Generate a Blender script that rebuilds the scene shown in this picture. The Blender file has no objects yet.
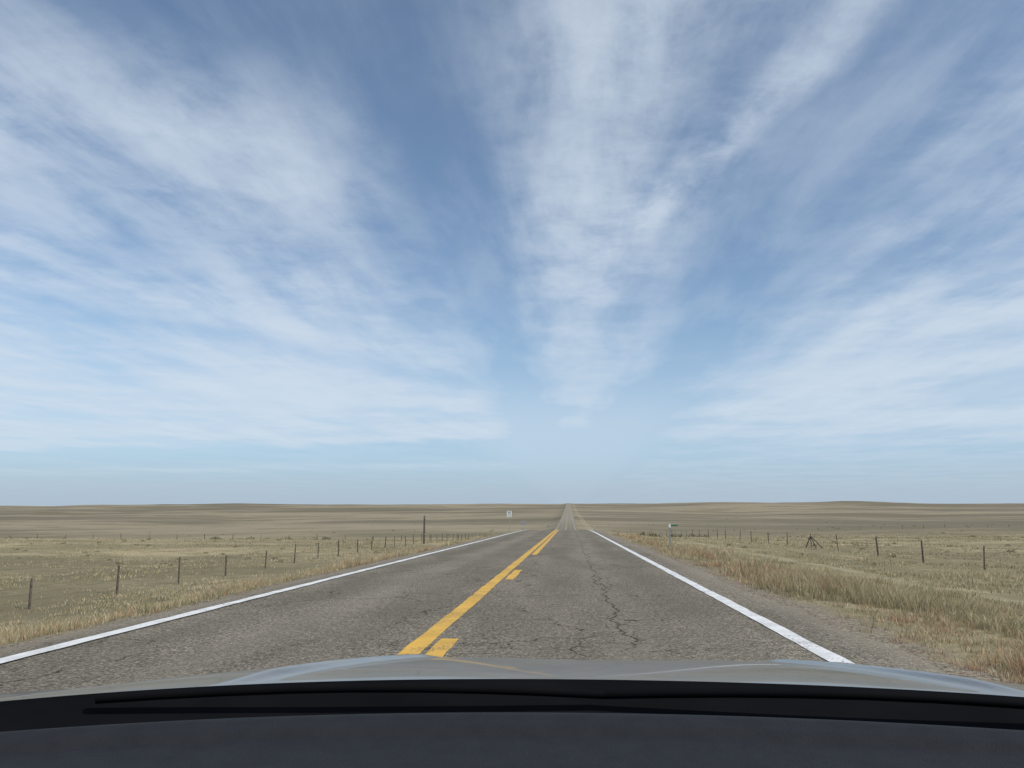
import bpy, math
import numpy as np
from mathutils import Vector
rng = np.random.default_rng(7)
S = bpy.context.scene
S.view_settings.view_transform = 'Standard'
S.view_settings.look = 'None'
S.view_settings.exposure = 0
col = S.collection

# ------------------------------------------------------------------ helpers
def mesh_obj(name, V, F, mat=None, parent=None, smooth=False):
    me = bpy.data.meshes.new(name)
    V = np.asarray(V, dtype=np.float32)
    if isinstance(F, np.ndarray):
        k = F.shape[1]
        me.vertices.add(len(V)); me.vertices.foreach_set('co', V.ravel())
        me.loops.add(F.size); me.loops.foreach_set('vertex_index', F.astype(np.int32).ravel())
        me.polygons.add(len(F))
        me.polygons.foreach_set('loop_start', np.arange(0, F.size, k, dtype=np.int32))
        me.polygons.foreach_set('loop_total', np.full(len(F), k, dtype=np.int32))
        me.update(calc_edges=True)
    else:
        me.from_pydata([tuple(map(float, v)) for v in V], [], F)
    me.validate()
    if smooth:
        me.polygons.foreach_set('use_smooth', np.ones(len(me.polygons), dtype=bool))
    o = bpy.data.objects.new(name, me)
    col.objects.link(o)
    if mat: me.materials.append(mat)
    if parent: o.parent = parent
    return o

def empty(name, loc=(0, 0, 0)):
    o = bpy.data.objects.new(name, None); o.location = loc; o.empty_display_size = .2
    col.objects.link(o); return o

def hash2(ix, iy, seed):
    n = (ix.astype(np.int64) * 374761393 + iy.astype(np.int64) * 668265263 + seed * 1442695041) & 0xffffffff
    n = ((n ^ (n >> 13)) * 1274126177) & 0xffffffff
    return ((n ^ (n >> 16)) & 0xffff) / 65535.0
def vnoise(x, y, seed=0):
    x = np.asarray(x, float); y = np.asarray(y, float)
    x, y = np.broadcast_arrays(x, y)
    ix = np.floor(x); iy = np.floor(y); fx = x - ix; fy = y - iy
    fx = fx * fx * (3 - 2 * fx); fy = fy * fy * (3 - 2 * fy)
    a = hash2(ix, iy, seed); b = hash2(ix + 1, iy, seed); c = hash2(ix, iy + 1, seed); d = hash2(ix + 1, iy + 1, seed)
    return (a + (b - a) * fx) * (1 - fy) + (c + (d - c) * fx) * fy
def fbm(x, y, seed=0, o=4):
    s = 0; a = .5
    for i in range(o):
        s = s + a * vnoise(x * 2 ** i, y * 2 ** i, seed + i * 17); a *= .5
    return s
def sstep(x, a, b):
    t = np.clip((x - a) / (b - a), 0, 1); return t * t * (3 - 2 * t)

# ------------------------------------------------------------------ terrain height
PY = np.array([-400, -60, 0, 45, 90, 130, 200, 300, 450, 700, 1000, 1300, 1600, 1900, 2300, 3500, 9000], float)
PZ = np.array([5.5, .95, 0, -.71, -1.45, -2.7, -5.3, -7.7, -8.0, -6.7, -4.0, .2, 5.6, 7.2, 5, -6, -30], float)
sec = np.diff(PZ) / np.diff(PY)
PM = np.zeros(len(PY)); PM[0] = sec[0]; PM[-1] = sec[-1]
for i in range(1, len(PY) - 1):
    PM[i] = 0 if sec[i-1] * sec[i] <= 0 else 2 * sec[i-1] * sec[i] / (sec[i-1] + sec[i])
def P(y):
    y = np.asarray(y, float)
    k = np.clip(np.searchsorted(PY, y) - 1, 0, len(PY) - 2)
    h = PY[k+1] - PY[k]; t = (y - PY[k]) / h
    return ((2*t**3 - 3*t**2 + 1) * PZ[k] + (t**3 - 2*t**2 + t) * h * PM[k]
            + (-2*t**3 + 3*t**2) * PZ[k+1] + (t**3 - t**2) * h * PM[k+1])
XL, XR = -5.5, 3.15           # asphalt edges
LX = np.array([-9000, -1500, -300, -60, -17, -12, -8.5, -6.6, -5.8, -5.3, 2.95, 3.4, 4.4, 7, 12, 18, 40, 300, 1500, 9000], float)
LZ = np.array([-14, -7, -3, -1.9, -1.65, -1.35, -.75, -.25, -.06, -.06, -.06, -.05, -.14, -.5, -.85, -1.0, -1.2, -.5, 1, 2], float)
def H(x, y):
    x = np.asarray(x, float); y = np.asarray(y, float)
    lat = np.interp(x, LX, LZ)
    off = np.maximum(np.maximum(XL - x, x - XR), 0)
    w1 = sstep(off, .3, 4); w2 = sstep(off, 15, 250)
    z = P(y) + lat
    z = z + w1 * ((fbm(x * .5, y * .35, 3) - .5) * .22 + (vnoise(x * .09, y * .06, 9) - .5) * .3)
    z = z + w2 * ((fbm(x / 300, y / 300, 21, 3) - .45) * 13 + (vnoise(x / 60, y / 70, 5) - .5) * 1.8)
    return z

def both(a): return np.unique(np.concatenate([-a, a]))
gx = np.concatenate([np.arange(0, 26, .5), np.arange(26, 150, 5), np.arange(150, 1200, 40), np.geomspace(1200, 8500, 12)])
gx = np.unique(np.concatenate([both(gx), LX[8:12]]))
gy = np.concatenate([np.linspace(-390, -20, 24), np.arange(-15, 70, .6), np.arange(70, 400, 4), np.arange(400, 2600, 25), np.geomspace(2600, 8900, 14)])
def grid(xs, ys, zf):
    X, Y = np.meshgrid(xs, ys); Z = zf(X, Y)
    V = np.stack([X.ravel(), Y.ravel(), Z.ravel()], 1)
    nx, ny = len(xs), len(ys)
    i = np.arange(nx - 1)[None, :] + nx * np.arange(ny - 1)[:, None]; i = i.ravel()
    return V, np.stack([i, i + 1, i + 1 + nx, i + nx], 1)

# ------------------------------------------------------------------ node helpers
class NT:
    def __init__(s, nt): s.nt = nt; s.n = nt.nodes; s.l = nt.links
    def new(s, t, **k):
        n = s.n.new(t)
        for a, b in k.items(): setattr(n, a, b)
        return n
    def put(s, sock, v):
        if v is None: return
        if isinstance(v, (int, float)): sock.default_value = v
        elif isinstance(v, (tuple, list)):
            sock.default_value = tuple(v) + ((1,) if len(v) == 3 and len(sock.default_value) == 4 else ())
        else: s.l.new(v, sock)
    def m(s, op, a, b=None, c=None, clamp=False):
        n = s.new('ShaderNodeMath', operation=op, use_clamp=clamp)
        s.put(n.inputs[0], a); s.put(n.inputs[1], b); s.put(n.inputs[2], c); return n.outputs[0]
    def mix(s, f, a, b, blend='MIX'):
        n = s.new('ShaderNodeMix', data_type='RGBA', blend_type=blend)
        s.put(n.inputs[0], f); s.put(n.inputs[6], a); s.put(n.inputs[7], b); return n.outputs[2]
    def ss(s, v, a, b, lo=0., hi=1.):
        n = s.new('ShaderNodeMapRange', interpolation_type='SMOOTHSTEP')
        s.put(n.inputs[0], v); n.inputs[1].default_value = a; n.inputs[2].default_value = b
        n.inputs[3].default_value = lo; n.inputs[4].default_value = hi; return n.outputs[0]
    def xyz(s, x, y, z):
        n = s.new('ShaderNodeCombineXYZ'); s.put(n.inputs[0], x); s.put(n.inputs[1], y); s.put(n.inputs[2], z); return n.outputs[0]
    def sep(s, v):
        n = s.new('ShaderNodeSeparateXYZ'); s.put(n.inputs[0], v); return n.outputs
    def scale(s, v, x, y, z):
        n = s.new('ShaderNodeVectorMath', operation='MULTIPLY'); s.put(n.inputs[0], v); n.inputs[1].default_value = (x, y, z); return n.outputs[0]
    def noise(s, v, sc=1., det=4., rough=.5, dist=0., dim='2D'):
        n = s.new('ShaderNodeTexNoise', noise_dimensions=dim); s.put(n.inputs['Vector'], v); n.inputs['Scale'].default_value = sc
        n.inputs['Detail'].default_value = det; n.inputs['Roughness'].default_value = rough
        n.inputs['Distortion'].default_value = dist; return n.outputs[0]
    def vor(s, v, sc=1., feat='F1', out='Distance'):
        n = s.new('ShaderNodeTexVoronoi', feature=feat, voronoi_dimensions='2D'); s.put(n.inputs['Vector'], v); n.inputs['Scale'].default_value = sc
        return n.outputs[out]
    def ramp(s, f, stops, interp='LINEAR'):
        n = s.new('ShaderNodeValToRGB'); s.put(n.inputs[0], f); r = n.color_ramp; r.interpolation = interp
        while len(r.elements) < len(stops): r.elements.new(.5)
        for e, (p, c) in zip(r.elements, stops):
            e.position = p; e.color = (c, c, c, 1) if isinstance(c, (int, float)) else tuple(c) + (1,)
        return n.outputs[0]
def material(name):
    m = bpy.data.materials.new(name); m.use_nodes = True
    t = NT(m.node_tree); b = m.node_tree.nodes['Principled BSDF']
    return m, t, b
def simple(name, c, rough=.7, metal=0., var=.25, scale=8.):
    m, t, b = material(name)
    p = t.new('ShaderNodeTexCoord').outputs['Object']
    n3_ = t.new('ShaderNodeTexNoise'); n3_.inputs['Scale'].default_value = scale; t.l.new(p, n3_.inputs['Vector'])
    k = t.ss(n3_.outputs[0], .3, .7, 1 - var, 1 + var)
    vm = t.new('ShaderNodeVectorMath', operation='SCALE'); vm.inputs[0].default_value = c; t.l.new(k, vm.inputs['Scale'])
    t.l.new(vm.outputs[0], b.inputs['Base Color'])
    b.inputs['Roughness'].default_value = rough; b.inputs['Metallic'].default_value = metal
    return m

# ------------------------------------------------------------------ asphalt
def asphalt_color(t, cracks=True):
    p = t.new('ShaderNodeTexCoord').outputs['Object']
    x, y, z = t.sep(p)
    big = t.noise(t.scale(p, 1, .25, 1), .9, 4)
    med = t.noise(t.scale(p, .7, 1.8, 1), 3.5, 4, .7)
    st = t.vor(p, 62, out='Color')
    stv = t.sep(st)[0]
    c = t.mix(t.ss(big, .35, .65), (.205, .178, .136), (.272, .236, .181))
    c = t.mix(t.ss(med, .42, .7, 0, .38), c, (.135, .116, .09))
    sp = t.ramp(stv, [(0, .3), (.35, .75), (.7, 1.05), (.9, 1.5), (1, 2.2)])
    c = t.mix(1., c, sp, 'MULTIPLY')
    co = t.noise(p, 20, 4, .75)
    c = t.mix(t.ss(co, .50, .68, 0, .58), c, (.07, .06, .047))
    c = t.mix(t.ss(co, .47, .32, 0, .45), c, (.38, .335, .262))
    wob = t.m('MULTIPLY', t.m('SUBTRACT', t.noise(t.xyz(0, y, 0), .15, 2), .5), .5)
    xw = t.m('ADD', x, wob)
    for xc in (-.35, 1.5, -2.4, -4.1):
        d = t.m('ABSOLUTE', t.m('SUBTRACT', xw, xc))
        c = t.mix(t.ss(d, .05, .55, .32, 0), c, (.145, .126, .098))
    for xc in (.6, -3.2):
        d = t.m('ABSOLUTE', t.m('SUBTRACT', xw, xc))
        c = t.mix(t.ss(d, .1, .5, .28, 0), c, (.30, .264, .207))
    k = None
    if cracks:
        pw = t.new('ShaderNodeVectorMath', operation='ADD'); t.l.new(p, pw.inputs[0])
        nn = t.new('ShaderNodeTexNoise'); nn.inputs['Scale'].default_value = 2.2; nn.inputs['Detail'].default_value = 4; t.l.new(p, nn.inputs['Vector'])
        sc = t.new('ShaderNodeVectorMath', operation='SCALE'); t.l.new(nn.outputs['Color'], sc.inputs[0]); sc.inputs['Scale'].default_value = .8
        t.l.new(sc.outputs[0], pw.inputs[1]); P2 = pw.outputs[0]
        e1 = t.vor(t.scale(P2, 1., .55, 0), .6, 'DISTANCE_TO_EDGE')
        mask = t.ss(t.noise(p, .28, 2), .44, .56)
        k1 = t.m('MULTIPLY', t.ss(e1, .002, .009, 1, 0), mask)
        e2 = t.vor(t.scale(P2, 1., .8, 0), 2.6, 'DISTANCE_TO_EDGE')
        near = t.m('ABSOLUTE', t.m('SUBTRACT', x, .62))
        m2 = t.m('MULTIPLY', t.ss(near, .15, .4, 1, 0), t.ss(t.noise(t.xyz(3.1, y, 0), .35, 2), .42, .52))
        k2 = t.m('MULTIPLY', t.ss(e2, .008, .035, 1, 0), m2)
        wv = t.m('MULTIPLY', t.m('SUBTRACT', t.noise(t.xyz(7., y, 0), 1.1, 6, .65), .5), .6)
        lc = t.m('ABSOLUTE', t.m('SUBTRACT', t.m('SUBTRACT', x, .58), wv))
        k3 = t.m('MULTIPLY', t.ss(lc, .006, .022, 1, 0), t.ss(t.noise(t.xyz(1., y, 5.), .22, 2), .2, .36))
        wt = t.m('MULTIPLY', t.m('SUBTRACT', t.noise(p, .8, 5, .65), .5), 2.2)
        ty = t.m('ABSOLUTE', t.m('SUBTRACT', t.m('FRACT', t.m('DIVIDE', t.m('ADD', y, wt), 5.3)), .5))
        k5 = t.m('MULTIPLY', t.ss(ty, .0012, .0040, 1, 0), t.ss(t.noise(p, .5, 2), .45, .53))
        k = t.m('MAXIMUM', t.m('MAXIMUM', k1, k2), t.m('MAXIMUM', k3, k5))
        c = t.mix(t.m('MULTIPLY', k, .85), c, (.022, .019, .015))
    ed = t.m('MAXIMUM', t.ss(x, 2.6, 3.2), t.ss(x, -4.95, -5.6))
    c = t.mix(t.m('MULTIPLY', ed, .5), c, (.34, .29, .215))
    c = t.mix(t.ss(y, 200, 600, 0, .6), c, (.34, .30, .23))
    return c, p, stv, k
m_road, t, b = material('asphalt')
c, p, stv, k = asphalt_color(t)
t.l.new(c, b.inputs['Base Color']); b.inputs['Roughness'].default_value = .95
b.inputs['Specular IOR Level'].default_value = .15
bp = t.new('ShaderNodeBump'); bp.inputs['Strength'].default_value = .9; bp.inputs['Distance'].default_value = .012
t.l.new(t.noise(p, 60, 2, .7), bp.inputs['Height']); t.l.new(bp.outputs[0], b.inputs['Normal'])

def paint(name, colr, lo, hi):
    m, t, b = material(name)
    c, p, stv, k = asphalt_color(t, False)
    y = t.sep(p)[1]
    wear = t.noise(p, 30, 4, .7); w2 = t.noise(p, 1.6, 3)
    w = t.m('ADD', t.m('ADD', wear, t.m('MULTIPLY', w2, .5)), t.m('MULTIPLY', stv, .18))
    f = t.ss(w, lo, hi)
    f = t.m('MULTIPLY', f, t.ss(y, 150, 450, 1, .2))
    tint = t.mix(t.ss(t.noise(p, 3, 5), .3, .7), colr, tuple(v * .80 for v in colr))
    t.l.new(t.mix(f, c, tint), b.inputs['Base Color']); b.inputs['Roughness'].default_value = .7
    return m
m_white = paint('white_paint', (.82, .81, .78), .58, .70)
m_yel = paint('yellow_paint', (.76, .44, .06), .60, .76)

# ------------------------------------------------------------------ ground
m_g, t, b = material('prairie_ground')
p = t.new('ShaderNodeTexCoord').outputs['Object']; x, y, z = t.sep(p)
n1 = t.noise(t.scale(p, .7, 1., 0), .05, 4, .6)
n2 = t.noise(t.scale(p, .7, 1., 0), .5, 5, .7)
n3 = t.noise(p, 9, 4, .7)
n4 = t.noise(t.scale(p, .35, 1, 0), .006, 5, .62)
n5 = t.noise(t.scale(p, .5, 1, 0), .016, 4, .6)
c = t.mix(t.ss(n1, .38, .6), (.280, .240, .140), (.475, .388, .235))
c = t.mix(t.ss(n2, .45, .68, 0, .8), c, (.225, .190, .112))
c = t.mix(t.ss(n2, .42, .30, 0, .6), c, (.54, .45, .285))
c = t.mix(t.ss(n3, .45, .7, 0, .6), c, (.18, .148, .092))
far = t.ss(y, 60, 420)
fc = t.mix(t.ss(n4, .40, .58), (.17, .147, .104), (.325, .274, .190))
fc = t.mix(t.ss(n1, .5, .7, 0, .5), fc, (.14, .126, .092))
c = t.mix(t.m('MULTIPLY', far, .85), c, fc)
c = t.mix(t.ss(n5, .48, .62, 0, .5), c, (.165, .148, .09))
wob = t.m('MULTIPLY', t.m('SUBTRACT', t.noise(t.xyz(2., y, 0), .05, 2), .5), 1.5)
for xc, w, kk in ((8.0, .5, .4), (9.7, .5, .4)):
    d = t.m('ABSOLUTE', t.m('SUBTRACT', t.m('ADD', x, wob), xc))
    c = t.mix(t.m('MULTIPLY', t.ss(d, w * .4, w * 1.5, kk, 0), t.ss(n2, .4, .55, .2, 1)), c, (.52, .45, .31))
jit = t.m('MULTIPLY', t.m('SUBTRACT', t.noise(p, 1.3, 4), .5), 1.3)
xj = t.m('ADD', x, jit)
gr = t.m('MULTIPLY', t.ss(xj, 3.4, 4.0, 1, 0), t.ss(xj, -6.2, -5.6))
gc = t.vor(p, 34, out='Color'); gv = t.sep(gc)[0]
grc = t.mix(gv, (.13, .11, .083), (.38, .32, .24))
c = t.mix(gr, c, grc)
t.l.new(c, b.inputs['Base Color']); b.inputs['Roughness'].default_value = 1; b.inputs['Specular IOR Level'].default_value = .1
bp = t.new('ShaderNodeBump'); bp.inputs['Strength'].default_value = .8; bp.inputs['Distance'].default_value = .06
t.l.new(n3, bp.inputs['Height']); t.l.new(bp.outputs[0], b.inputs['Normal'])

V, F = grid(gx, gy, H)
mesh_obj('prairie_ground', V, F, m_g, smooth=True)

# ------------------------------------------------------------------ road
ry = gy[gy < 3600]
jl = (fbm(ry * .6, ry * 0 + 3, 41) - .5) * .35; jr = (fbm(ry * .6, ry * 0 + 9, 51) - .5) * .35
us = np.linspace(0, 1, 10)
xe0 = XL + jl; xe1 = XR + jr
X = xe0[:, None] + (xe1 - xe0)[:, None] * us[None, :]; Y = np.repeat(ry[:, None], 10, 1)
Z = P(Y)
Z[:, 0] -= .03; Z[:, -1] -= .03
i = (np.arange(9)[None, :] + 10 * np.arange(len(ry) - 1)[:, None]).ravel()
mesh_obj('road', np.stack([X.ravel(), Y.ravel(), Z.ravel()], 1), np.stack([i, i + 1, i + 11, i + 10], 1), m_road)

def strip(x0, x1, y0, y1, dz=.005, jit=.014):
    yy = np.unique(np.concatenate([[y0, y1], gy[(gy > y0) & (gy < y1)]]))
    if y1 - y0 < 100: yy = np.unique(np.concatenate([yy, np.arange(y0, y1, .15)]))
    V = []; F = []
    zz = np.interp(yy, gy, P(gy)) + dz
    a = (vnoise(yy * 2.5, yy * 0 + x0, 61) - .5) * jit * 2; b_ = (vnoise(yy * 2.5, yy * 0 + x1, 62) - .5) * jit * 2
    for k in range(len(yy)):
        V += [(x0 + a[k], yy[k], zz[k]), (x1 + b_[k], yy[k], zz[k])]
        if k: F.append((2*k-2, 2*k-1, 2*k+1, 2*k))
    return V, F
def strips(name, L, mat):
    V = []; F = []
    for s in L:
        v, f = strip(*s); o = len(V); V += v; F += [tuple(q + o for q in g) for g in f]
    mesh_obj(name, V, F, mat)
segs = [(-60, 0), (0, 60), (60, 3500)]
strips('edge_line', [(-5.0, -4.83, a, b_) for a, b_ in segs], m_white)
strips('edge_line', [(2.24, 2.42, a, b_) for a, b_ in segs], m_white)
strips('centre_line', [(-1.575, -1.375, a, b_) for a, b_ in segs], m_yel)
strips('centre_line_dashes', [(-1.32, -1.14, a, a + 3.1) for a in (-31, -19, -7, 5.35, 16.6)] + [(-1.30, -1.12, 28, 60), (-1.30, -1.12, 60, 3500)], m_yel)

# ------------------------------------------------------------------ grass
m_gr, t, b = material('dry_grass')
at = t.new('ShaderNodeAttribute', attribute_name='gcol')
t.l.new(at.outputs['Color'], b.inputs['Base Color']); b.inputs['Roughness'].default_value = .8; b.inputs['Specular IOR Level'].default_value = .2
tr = t.new('ShaderNodeBsdfTranslucent'); t.l.new(at.outputs['Color'], tr.inputs[0])
mx = t.new('ShaderNodeMixShader'); mx.inputs[0].default_value = .3
t.l.new(b.outputs[0], mx.inputs[1]); t.l.new(tr.outputs[0], mx.inputs[2])
t.l.new(mx.outputs[0], t.n['Material Output'].inputs[0])
PAL = np.array([(.58, .475, .295), (.48, .39, .23), (.68, .575, .38), (.35, .298, .175), (.52, .31, .185), (.28, .275, .14)])
def grass(name, px, py, nb, h, w, spread, pal_p):
    n = len(px)
    T = np.repeat(np.arange(n), nb); N = len(T)
    r = rng.random(N) ** .6 * spread[T]; a = rng.random(N) * 6.283
    bx = px[T] + np.cos(a) * r; by = py[T] + np.sin(a) * r
    bz = H(bx, by) - .02
    hh = h[T] * (.5 + .7 * rng.random(N)); ww = w[T] * (.7 + .6 * rng.random(N))
    la = a + rng.normal(0, .7, N); ln = hh * (.15 + .65 * rng.random(N) ** 1.3)
    dx = np.cos(la) * ln + .06 * hh; dy = np.sin(la) * ln
    fa = rng.random(N) * 3.14; cx = np.cos(fa) * ww / 2; cy = np.sin(fa) * ww / 2
    B = np.stack([bx, by, bz], 1); W = np.stack([cx, cy, 0 * cx], 1)
    M = B + np.stack([dx * .35, dy * .35, hh * .6], 1)
    Tp = B + np.stack([dx, dy, hh], 1)
    V = np.stack([B - W, B + W, M - W * .7, M + W * .7, Tp], 1).reshape(-1, 3)
    o = np.arange(N) * 5
    F = np.stack([o, o+1, o+3, o, o+3, o+2, o+2, o+3, o+4], 1).reshape(-1, 3)
    ob = mesh_obj(name, V, F, m_gr)
    tp = pal_p(px, py)
    ti = (rng.random(n)[:, None] > np.cumsum(tp, 1)).sum(1).clip(0, 5)
    bi = ti[T]; sw = rng.random(N) < .3; bi = np.where(sw, rng.integers(0, 4, N), bi)
    C = PAL[bi] * (.75 + .45 * rng.random(N))[:, None]
    C = np.concatenate([np.repeat(C, 5, 0), np.ones((N * 5, 1))], 1)
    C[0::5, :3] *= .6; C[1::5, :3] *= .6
    ca = ob.data.color_attributes.new('gcol', 'FLOAT_COLOR', 'POINT')
    ca.data.foreach_set('color', C.astype(np.float32).ravel())
    return ob
def palf(px, py):
    n = fbm(px * .22, py * .15, 77); red = sstep(vnoise(px * .6, py * .5, 78), .3, .6)
    off = np.where(px > 0, px - XR, XL - px)
    verge = (1 - sstep(off, 1.0, 3.0)) * np.where(px > 0, 1., .4)
    base = np.array([.30, .25, .17, .13, .04, .10])
    q = np.tile(base, (len(px), 1)); q[:, 4] += red * 1.1 * verge; q[:, 5] += sstep(n, .5, .75) * .6; q[:, 3] += sstep(n, .45, .7) * .4; q[:, 2] += sstep(1 - n, .5, .8) * .6
    return q / q.sum(1)[:, None]
def wedge(n, d0, d1, xa, xb):
    d = np.exp(rng.uniform(np.log(d0), np.log(d1), n * 3))
    ang = rng.uniform(-.86, .72, n * 3)
    x = np.tan(ang) * d; y = d
    keep = ((x < XL - .15) | (x > XR + .15)) & (x > xa) & (x < xb)
    return x[keep][:n], y[keep][:n]
px, py = wedge(27000, 3.5, 70, -9.5, 8.5)
off = np.where(px > 0, px - XR, XL - px)
clump = sstep(fbm(px * .9, py * .7, 31), .35, .65)
tall = sstep(off, .0, 1.1) * (.12 + 1.25 * clump) * (1 - .35 * sstep(off, 2.5, 4.5))
keep = rng.random(len(px)) < (.06 + .9 * sstep(off + (fbm(px * .8, py * .8, 33) - .5) * 2.0, -.1, .7)) * (.35 + .65 * clump)
px, py, tall = px[keep], py[keep], tall[keep]
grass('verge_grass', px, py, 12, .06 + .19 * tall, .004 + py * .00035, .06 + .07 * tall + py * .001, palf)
px, py = wedge(40000, 7, 260, -400, 400)
off = np.where(px > 0, px - XR, XL - px)
cl = fbm(px * .25, py * .2, 35)
keep = (off > 2.5) & (rng.random(len(px)) < .1 + .9 * sstep(cl, .3, .6)) & ~(((np.abs(px - 8.0) < .4) | (np.abs(px - 9.7) < .4)) & (rng.random(len(px)) < .6))
px, py, cl = px[keep], py[keep], cl[keep]
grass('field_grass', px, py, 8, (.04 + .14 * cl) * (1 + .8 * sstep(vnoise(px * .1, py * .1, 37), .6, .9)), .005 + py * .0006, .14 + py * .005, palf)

# ------------------------------------------------------------------ sagebrush
m_sage, t, b = material('sagebrush_leaves')
at = t.new('ShaderNodeAttribute', attribute_name='gcol'); t.l.new(at.outputs['Color'], b.inputs['Base Color']); b.inputs['Roughness'].default_value = .9
n = 520
d = np.exp(rng.uniform(np.log(45), np.log(1200), n)); a = rng.uniform(-.8, .65, n)
sx = np.tan(a) * d; sy = d
k = (sx < -8) | (sx > 11); sx, sy = sx[k], sy[k]
ex = np.array([11, 13, 14.5, 17, 19, 22, 25, 28, 10, -60, -52, -70, -75]); ey = np.array([120, 125, 140, 130, 150, 150, 160, 170, 180, 170, 172, 175, 168.])
sx = np.concatenate([sx, ex]); sy = np.concatenate([sy, ey]); n = len(sx)
R = .12 + .26 * rng.random(n) * np.clip(sy / 150, .4, 1.8); R[-13:] = .8
L = 60; T = np.repeat(np.arange(n), L); N = len(T)
dr = rng.normal(size=(N, 3)); dr /= np.linalg.norm(dr, axis=1)[:, None]; dr[:, 2] = np.abs(dr[:, 2])
rad = R[T] * (.55 + .5 * rng.random(N))
c0 = np.stack([sx[T], sy[T], H(sx, sy)[T]], 1) + dr * rad[:, None] * np.array([1.3, 1.3, .8])
q = [c0 + rng.normal(size=(N, 3)) * (R[T] * .16)[:, None] for _ in range(3)]
V = np.stack(q, 1).reshape(-1, 3); F = np.arange(N * 3).reshape(-1, 3)
ob = mesh_obj('sagebrush', V, F, m_sage)
C = np.array([.17, .16, .09]) * (.5 + .9 * rng.random(N))[:, None]
C = np.concatenate([np.repeat(C, 3, 0), np.ones((N * 3, 1))], 1)
ob.data.color_attributes.new('gcol', 'FLOAT_COLOR', 'POINT').data.foreach_set('color', C.astype(np.float32).ravel())

# ------------------------------------------------------------------ fences
m_wood = simple('weathered_wood', (.10, .082, .065), .9, var=.4)
m_wire = simple('wire', (.18, .16, .14), .5, .6)
m_steel = simple('galvanised_steel', (.35, .35, .34), .45, .6, .15)
def tube(V, F, p0, p1, r0, r1, n=7, cap=True):
    p0 = Vector(p0); p1 = Vector(p1); d = (p1 - p0).normalized()
    u = d.orthogonal().normalized(); v = d.cross(u); o = len(V)
    for p_, r in ((p0, r0), (p1, r1)):
        for i in range(n):
            a = 6.28318 * i / n; V.append(tuple(p_ + (u * math.cos(a) + v * math.sin(a)) * r))
    for i in range(n): F.append((o + i, o + (i+1) % n, o + n + (i+1) % n, o + n + i))
    if cap:
        V.append(tuple(p1 + d * r1 * .5)); c_ = len(V) - 1
        for i in range(n): F.append((o + n + i, o + n + (i+1) % n, c_))
def fence(pts, h=1.12, braces=(), r=.038):
    root = empty('barbed_wire_fence', (pts[0][0], pts[0][1], 0)); ox, oy = pts[0][0], pts[0][1]
    V, F = [], []; WV, WF = [], []; prev = None
    for i, (x_, y_) in enumerate(pts):
        z_ = float(H(x_, y_)); lean = rng.normal(0, .04, 2); hh = h * (1 + rng.normal(0, .06)); rr = r * (.7 + .6 * rng.random())
        b0 = Vector((x_ - ox, y_ - oy, z_ - .1)); t0 = b0 + Vector((lean[0], lean[1], 1)) * (hh + .1)
        tube(V, F, b0, b0.lerp(t0, .5), rr * 1.05, rr); tube(V, F, b0.lerp(t0, .5), t0, rr, rr * .9)
        if i in braces:
            for s in (-1, 1):
                tube(V, F, b0 + Vector((0, s * 1.5, 0)), t0 - Vector((0, 0, .15)), .045, .04)
            tube(V, F, b0 + Vector((.9, 0, 0)), t0 - Vector((0, 0, .15)), .045, .04)
        cur = [b0.lerp(t0, f) for f in (.35, .55, .74, .92)]
        if prev:
            for a_, b_ in zip(prev, cur):
                mid = (a_ + b_) / 2 - Vector((0, 0, .02))
                tube(WV, WF, a_, mid, .0035, .0035, 3, False); tube(WV, WF, mid, b_, .0035, .0035, 3, False)
        prev = cur
    mesh_obj('posts', V, F, m_wood, root); mesh_obj('wires', WV, WF, m_wire, root)
fence([(-17.4 + rng.normal(0, .06), y_ + rng.normal(0, .25)) for y_ in 25.6 - 25 + 5.0 * np.arange(48)])
fence([(18.5 + rng.normal(0, .06), y_ + rng.normal(0, .3)) for y_ in 37.6 - 33 + 6.6 * np.arange(34)], braces=(9,))
fence([(x_, 172 + .05 * x_) for x_ in np.arange(-17.4 - 6 * 30, -18, 6.)], r=.06)
fence([(x_, 320 + .02 * x_) for x_ in np.arange(24, 24 + 8 * 28, 8.)], r=.07)
def pole(name, x_, y_, h, r, mat):
    z_ = float(H(x_, y_)); root = empty(name, (x_, y_, z_)); V, F = [], []
    tube(V, F, (0, 0, -.2), (0, 0, h * .5), r, r * .93, 10); tube(V, F, (0, 0, h * .5), (0.01, 0, h), r * .93, r * .85, 10)
    mesh_obj('shaft', V, F, mat, root)
    return root
pp = pole('wooden_pole', -16.9, 94, 3.2, .12, m_wood)
V, F = [], []
for zz in (1.1, 3.0): tube(V, F, (0, 0, zz - .04), (0, 0, zz + .04), .135, .135, 10, False)
mesh_obj('bands', V, F, m_steel, pp)

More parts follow.
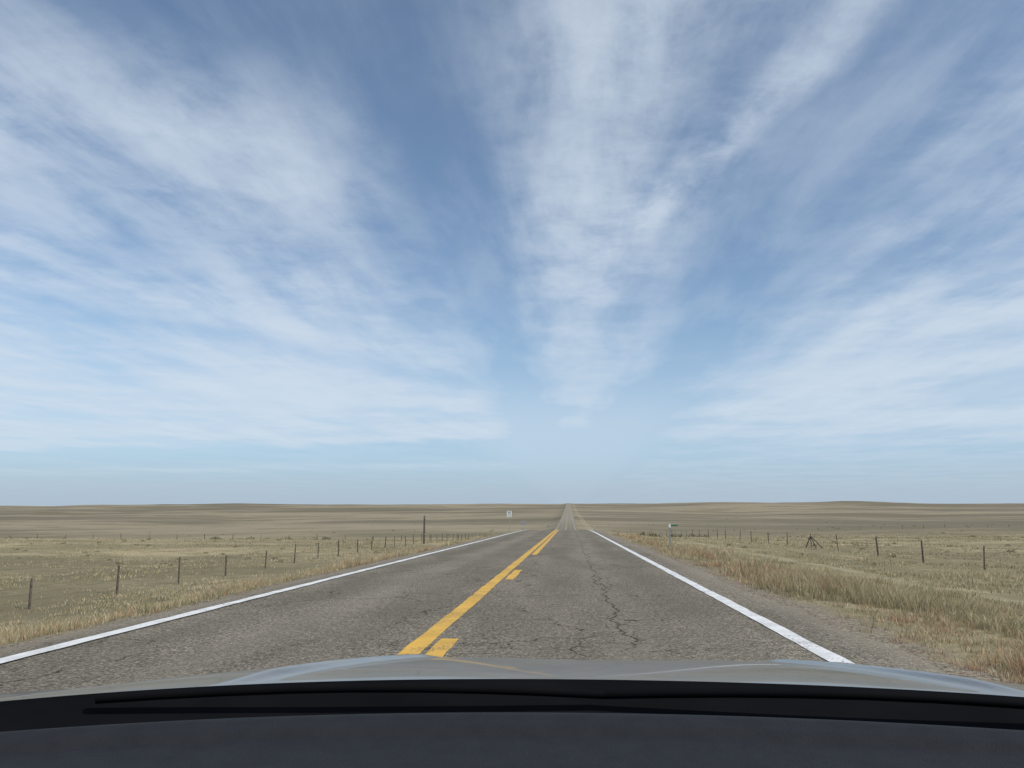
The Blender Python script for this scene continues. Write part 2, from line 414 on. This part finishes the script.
# ------------------------------------------------------------------ signs
m_sw = simple('sign_white', (.78, .78, .76), .4, var=.05); m_bk = simple('sign_black', (.02, .02, .02), .5)
m_sg = simple('sign_green', (.03, .13, .08), .4, var=.1); m_back = simple('sign_back_aluminium', (.42, .42, .42), .4, .5, .1)
def box(V, F, x0, x1, y0, y1, z0, z1):
    o = len(V); V += [(a, b_, c_) for c_ in (z0, z1) for a, b_ in ((x0, y0), (x1, y0), (x1, y1), (x0, y1))]
    F += [(o, o+3, o+2, o+1), (o+4, o+5, o+6, o+7)] + [(o+i, o+(i+1) % 4, o+4+(i+1) % 4, o+4+i) for i in range(4)]
def rrect(V, F, w, h, r, zc, y0, y1, n=5):
    ring = []
    for cx, cz, a0 in ((w/2-r, h/2-r, 0), (-w/2+r, h/2-r, 90), (-w/2+r, -h/2+r, 180), (w/2-r, -h/2+r, 270)):
        for i in range(n):
            a = math.radians(a0 + 90 * i / (n-1)); ring.append((cx + r * math.cos(a), zc + cz + r * math.sin(a)))
    m_ = len(ring); o = len(V)
    V += [(a, y0, b_) for a, b_ in ring] + [(a, y1, b_) for a, b_ in ring]
    F += [tuple(o + i for i in range(m_)), tuple(o + m_ + i for i in reversed(range(m_)))]
    F += [(o+i, o+(i+1) % m_, o+m_+(i+1) % m_, o+m_+i)[::-1] for i in range(m_)]
def road_sign(name, x_, y_, w, h, zb, face, legend=True, post_r=.035):
    z_ = float(H(x_, y_)); root = empty(name, (x_, y_, z_))
    V, F = [], []; tube(V, F, (0, .04, -.2), (0, .04, zb + h), post_r, post_r, 6); mesh_obj('post', V, F, m_steel, root)
    V, F = [], []; rrect(V, F, w, h, .05, zb + h/2, -.004, .0); mesh_obj('panel', V, F, face, root)
    if legend:
        V, F = [], []
        box(V, F, -w*.33, w*.33, -.008, -.006, zb + h*.80, zb + h*.88); box(V, F, -w*.28, w*.28, -.008, -.006, zb + h*.65, zb + h*.73)
        for s in (-1, 1):
            box(V, F, s*w*.2 - w*.12, s*w*.2 + w*.12, -.008, -.006, zb + h*.12, zb + h*.18); box(V, F, s*w*.2 - w*.12, s*w*.2 + w*.12, -.008, -.006, zb + h*.48, zb + h*.54)
            box(V, F, s*w*.2 + w*.06, s*w*.2 + w*.12, -.008, -.006, zb + h*.18, zb + h*.48)
        mesh_obj('legend', V, F, m_bk, root)
    return root
road_sign('speed_limit_sign', -7.6, 103, .62, .78, 2.1, m_sw)
road_sign('road_sign', -8.6, 152, .75, .75, 1.9, m_back, False)
road_sign('street_name_sign', 15.2, 120, 1.3, .22, 1.7, m_sg, False)
def delineator(x_, y_, h=1.15):
    z_ = float(H(x_, y_)); root = empty('delineator_post', (x_, y_, z_))
    V, F = [], []; box(V, F, -.035, .035, 0, .006, -.2, h); box(V, F, -.035, -.029, .007, .03, -.2, h); box(V, F, .029, .035, .007, .03, -.2, h)
    mesh_obj('post', V, F, m_steel, root)
    V, F = [], []; rrect(V, F, .085, .16, .03, h - .1, -.012, -.003); mesh_obj('reflector', V, F, m_sw, root)
delineator(4.4, 36)
for y_ in (150, 480, 620, 800): delineator(4.6, y_)
for y_ in (126, 455, 560, 700): delineator(-7.2, y_)

# ------------------------------------------------------------------ car
m_paint, t, b = material('car_paint')
p = t.new('ShaderNodeTexCoord').outputs['Object']
b.inputs['Roughness'].default_value = .28
t.l.new(t.mix(t.ss(t.noise(p, 5, 6, .65), .35, .7), (.105, .096, .082), (.155, .143, .123)), b.inputs['Base Color'])
b.inputs['Specular IOR Level'].default_value = .28
b.inputs['Coat Weight'].default_value = .45; b.inputs['Coat Roughness'].default_value = .03
m_blk = simple('black_trim', (.006, .006, .007), .8, var=.2)
m_blk.node_tree.nodes['Principled BSDF'].inputs['Specular IOR Level'].default_value = .05
m_dash, t, b = material('dashboard_vinyl')
p = t.new('ShaderNodeTexCoord').outputs['Object']
t.l.new(t.mix(t.noise(p, 30, 6, .7), (.016, .017, .020), (.030, .032, .036)), b.inputs['Base Color']); b.inputs['Roughness'].default_value = .7
b.inputs['Specular IOR Level'].default_value = .12
bp = t.new('ShaderNodeBump'); bp.inputs['Strength'].default_value = .5; bp.inputs['Distance'].default_value = .001
t.l.new(t.noise(p, 500, 2), bp.inputs['Height']); t.l.new(bp.outputs[0], b.inputs['Normal'])

EYE = 1.22
car = empty('car', (0.06, 0, 0))
def sheet(name, nu, nv, fn, mat, thick=.012, offset=-1):
    U, Vv = np.meshgrid(np.linspace(-1, 1, nu), np.linspace(0, 1, nv))
    X, Y, Z = fn(U, Vv); V = np.stack([X.ravel(), Y.ravel(), (Z + EYE).ravel()], 1)
    i = (np.arange(nu-1)[None, :] + nu*np.arange(nv-1)[:, None]).ravel()
    o = mesh_obj(name, V, np.stack([i, i+1, i+1+nu, i+nu], 1), mat, car, True)
    md = o.modifiers.new('s', 'SOLIDIFY'); md.thickness = thick; md.offset = offset
    return o
def hood(u, v):
    hw = .90 - .10 * v ** 2
    x = u * hw
    yr = 1.06 - .15 * u ** 2; yf = 2.10 - .30 * np.abs(u) ** 3
    y = yr + (yf - yr) * v
    z = -.226 - .150 * v ** 1.25 - .022 * np.abs(u) ** 4 - .05 * sstep(v, .88, 1.) ** 2
    ridge = np.exp(-((np.abs(x) - (.52 - .16 * v)) / .022) ** 2) * .010
    z = z + ridge * sstep(v, 0, .2) * (1 - sstep(v, .75, .95)) - .006 * sstep(.35 - np.abs(x), 0, .3)
    return x, y, z
sheet('hood', 201, 80, hood, m_paint)
def fender(s):
    def f(u, v):
        w = (u + 1) / 2
        x = s * (.90 - .10 * v ** 2 + .006 + .06 * np.sin(w * 1.57)); yr = .91; y = yr + (1.80 - yr) * v
        z = -.250 - .150 * v ** 1.25 - .55 * w ** 2 - .002
        return x, y, z
    return f
for s in (-1, 1): sheet('fender', 14, 30, fender(s), m_paint)
def bumper(u, v):
    x = u * .80; y = 2.10 - .30 * np.abs(u) ** 3 + .05 * np.sin(v * 3.1); z = -.43 - .52 * v
    return x, y, z
sheet('front_grille', 40, 10, bumper, m_blk)
def cowl(u, v):
    x = u * .88; yr = .80 - .22 * u ** 2; yf = 1.075 - .16 * u ** 2
    y = yr + (yf - yr) * v
    z = -.275 + .055 * v ** 3 - .02 * np.abs(u) ** 3
    return x, y, z
sheet('cowl', 61, 16, cowl, m_blk)
def dash(u, v):
    x = u * .80; yf = .845 - .20 * u ** 2; yr = .28
    y = yf + (yr - yf) * v
    z = -.199 - .02 * sstep(1 - v, .93, 1.) + .004 * np.exp(-((v - .08) / .03) ** 2) - .16 * sstep(v, .65, 1.) + 0 * u - .01 * np.abs(u) ** 4
    z = z - .006 * sstep(v, .12, .16)
    return x, y, z
sheet('dashboard', 81, 120, dash, m_dash, .02, 1)
for xa, xb in ((-.62, -.02), (-.02, .58)):
    V, F = [], []
    pts = [(xa + (xb - xa) * q, 1.02 - .17 * (xa + (xb - xa) * q) ** 2 - .015 * math.sin(q * 3.14), EYE - .226 + .010 * math.sin(q * 3.14)) for q in np.linspace(0, 1, 9)]
    for a_, b_ in zip(pts[:-1], pts[1:]): tube(V, F, a_, b_, .006, .006, 6, False)
    mesh_obj('wiper', V, F, m_blk, car, True)
def roof(u, v):
    x = u * .66; y = .30 - .03 * u ** 2 - 1.6 * v; z = .285 + .05 * np.sin(v * 3.14) - .05 * u ** 4
    return x, y, z
sheet('roof', 30, 20, roof, m_paint, .03)
V, F = [], []
for s in (-1, 1):
    tube(V, F, (s * .885, .72, EYE - .30), (s * .67, .22, EYE + .25), .035, .03, 8)
    tube(V, F, (s * .86, -.75, EYE - .30), (s * .66, -.75, EYE + .25), .04, .04, 8)
mesh_obj('pillars', V, F, m_blk, car, True)
def side(s):
    def f(u, v):
        w = (u + 1) / 2
        return s * (.905 + .05 * np.sin(w * 1.57)), .90 - 2.4 * v, -.27 - .6 * w + 0 * v
    return f
for s in (-1, 1): sheet('door_panel', 8, 12, side(s), m_paint, .03)

# ------------------------------------------------------------------ world
SUN_EL, SUN_AZ = 42, 115
w = bpy.data.worlds.new('World'); S.world = w; w.use_nodes = True
t = NT(w.node_tree); bg = t.n['Background']; bg.inputs['Strength'].default_value = .11
sky = t.new('ShaderNodeTexSky', sky_type='NISHITA'); sky.sun_disc = False
sky.sun_elevation = math.radians(SUN_EL); sky.sun_rotation = math.radians(SUN_AZ)
sky.air_density = 1.0; sky.dust_density = .6; sky.ozone_density = 1.0; sky.altitude = 1000
g = t.new('ShaderNodeTexCoord').outputs['Generated']
dx, dy, dz = t.sep(g)
zc = t.m('ADD', t.m('MAXIMUM', dz, 0.), .012)
u = t.m('DIVIDE', dx, zc); v = t.m('DIVIDE', dy, zc)
uv = t.xyz(u, v, 0)
n0 = t.noise(t.scale(uv, .9, .35, 1), 1., 3, .55, dim='3D')
uw = t.m('ADD', u, t.m('MULTIPLY', t.m('SUBTRACT', n0, .5), .6))
st = [(-2.5, .82), (-1.7, .84), (-1.1, .74), (-.8, .58), (-.62, .28), (-.46, .06), (-.30, .06), (-.18, .34), (-.02, .70), (.16, .74), (.30, .48), (.42, .34), (.60, .10), (.85, .14), (1.15, .38), (1.6, .74), (2.1, .82), (2.5, .82)]
band = t.ramp(t.m('ADD', t.m('DIVIDE', uw, 5.), .5), [((a + 2.5) / 5, b_) for a, b_ in st], 'EASE')
br = t.m('SUBTRACT', uw, t.m('SUBTRACT', .52, t.m('MULTIPLY', t.m('SUBTRACT', v, 1.7), .245)))
brd = t.m('MULTIPLY', t.ss(t.m('ABSOLUTE', br), .0, .11, .55, 0), t.ss(v, 2.3, 3.2, 1, 0))
bankl = t.m('MULTIPLY', t.ss(u, -.45, -.95), t.ss(v, 4.6, 6.2, 0, .38))
bankr = t.m('MULTIPLY', t.ss(u, .6, 2.0), t.ss(v, 3.2, 5.5, 0, .26))
gap = t.m('MULTIPLY', t.ss(t.m('ABSOLUTE', t.m('SUBTRACT', v, t.m('ADD', 7.2, t.m('MULTIPLY', uw, 1.55)))), 0, .8, .42, 0), t.ss(u, -.5, -.9))
# open blue in the upper left corner of the fan
open_l = t.m('MULTIPLY', t.ss(v, 1.9, 1.25), t.ss(u, -.35, -.75, 0, .5))
fine = t.noise(t.scale(uv, 3.6, 3.2, 1), 1., 8, .66, .25, dim='3D')
streak = t.noise(t.scale(uv, 3.0, .75, 1), 1., 7, .58, .25, dim='3D')
patch = t.noise(t.scale(uv, .7, .55, 1), 1., 4, .55, dim='3D')
tex = t.m('ADD', t.m('MULTIPLY', fine, .45), t.m('MULTIPLY', streak, .55))
amp = t.ss(v, 2.0, 6.5, 1., .25)
tex = t.m('ADD', .84, t.m('MULTIPLY', t.ss(tex, .30, .70, -.72, .72), amp))
cen = t.m('MULTIPLY', t.ss(v, 3.5, 9.5, 0, .40), t.ss(t.m('ABSOLUTE', u), 2.2, .6))
den = t.m('ADD', t.m('ADD', band, brd), t.m('ADD', bankl, bankr))
den = t.m('MAXIMUM', t.m('SUBTRACT', den, t.m('ADD', gap, open_l)), 0.)
den = t.m('MULTIPLY', den, tex)
den = t.m('MULTIPLY', den, t.ss(patch, .36, .62, .42, 1.15))
den = t.m('ADD', den, t.ss(streak, .4, .75, .02, .17))
edge = t.m('ADD', t.m('ADD', v, t.m('MULTIPLY', u, .1)), t.m('MULTIPLY', t.m('SUBTRACT', n0, .5), 3.))
leftend = t.ss(edge, 10.0, 11.1, 1, .2)
leftend = t.m('ADD', leftend, t.ss(t.m('ABSOLUTE', t.m('SUBTRACT', edge, 16.)), 0, 2., .4, 0))
isl = t.ss(u, -.4, .2, 1, 0)
den = t.m('MULTIPLY', den, t.m('ADD', t.m('MULTIPLY', leftend, isl), t.m('SUBTRACT', 1., isl)))
soft = t.ss(v, 7, 13, 1, .45)
den = t.m('MULTIPLY', den, t.m('ADD', isl, t.m('MULTIPLY', soft, t.m('SUBTRACT', 1., isl))))
den = t.m('MAXIMUM', den, cen)
den = t.m('SUBTRACT', 1., t.m('EXPONENT', t.m('MULTIPLY', den, -1.4)))
den = t.m('MULTIPLY', den, t.ss(dz, .0, .10, .25, 1), clamp=True)
skyc = t.mix(1., sky.outputs[0], (.90, 1.05, 1.12), 'MULTIPLY')
skyc = t.mix(.04, skyc, (5.6, 6.2, 7.0))
skyc = t.mix(t.ss(dz, .30, .0, 0, .75), skyc, (3.05, 4.5, 6.3))
skyc = t.mix(t.ss(dz, .07, .0, 0, .8), skyc, (3.65, 4.5, 5.35))
fin = t.mix(den, skyc, (5.9, 6.7, 7.6))
t.l.new(fin, bg.inputs[0])

sd = bpy.data.lights.new('sun', 'SUN'); sd.energy = 3.3; sd.angle = math.radians(.53); sd.color = (1, .95, .87)
so = bpy.data.objects.new('sun', sd); col.objects.link(so)
e, a = math.radians(SUN_EL), math.radians(SUN_AZ)
so.rotation_euler = Vector((math.sin(a) * math.cos(e), math.cos(a) * math.cos(e), math.sin(e))).to_track_quat('Z', 'Y').to_euler()
so.location = (20, -10, 40)

# ------------------------------------------------------------------ camera
cd = bpy.data.cameras.new('camera'); cam = bpy.data.objects.new('camera', cd); col.objects.link(cam)
cd.sensor_width = 36; cd.lens = 28.1; cd.clip_start = .05; cd.clip_end = 20000
cam.location = (0, 0, EYE); cam.rotation_euler = (math.radians(90 + 8.67), 0, math.radians(4.03))
S.camera = cam
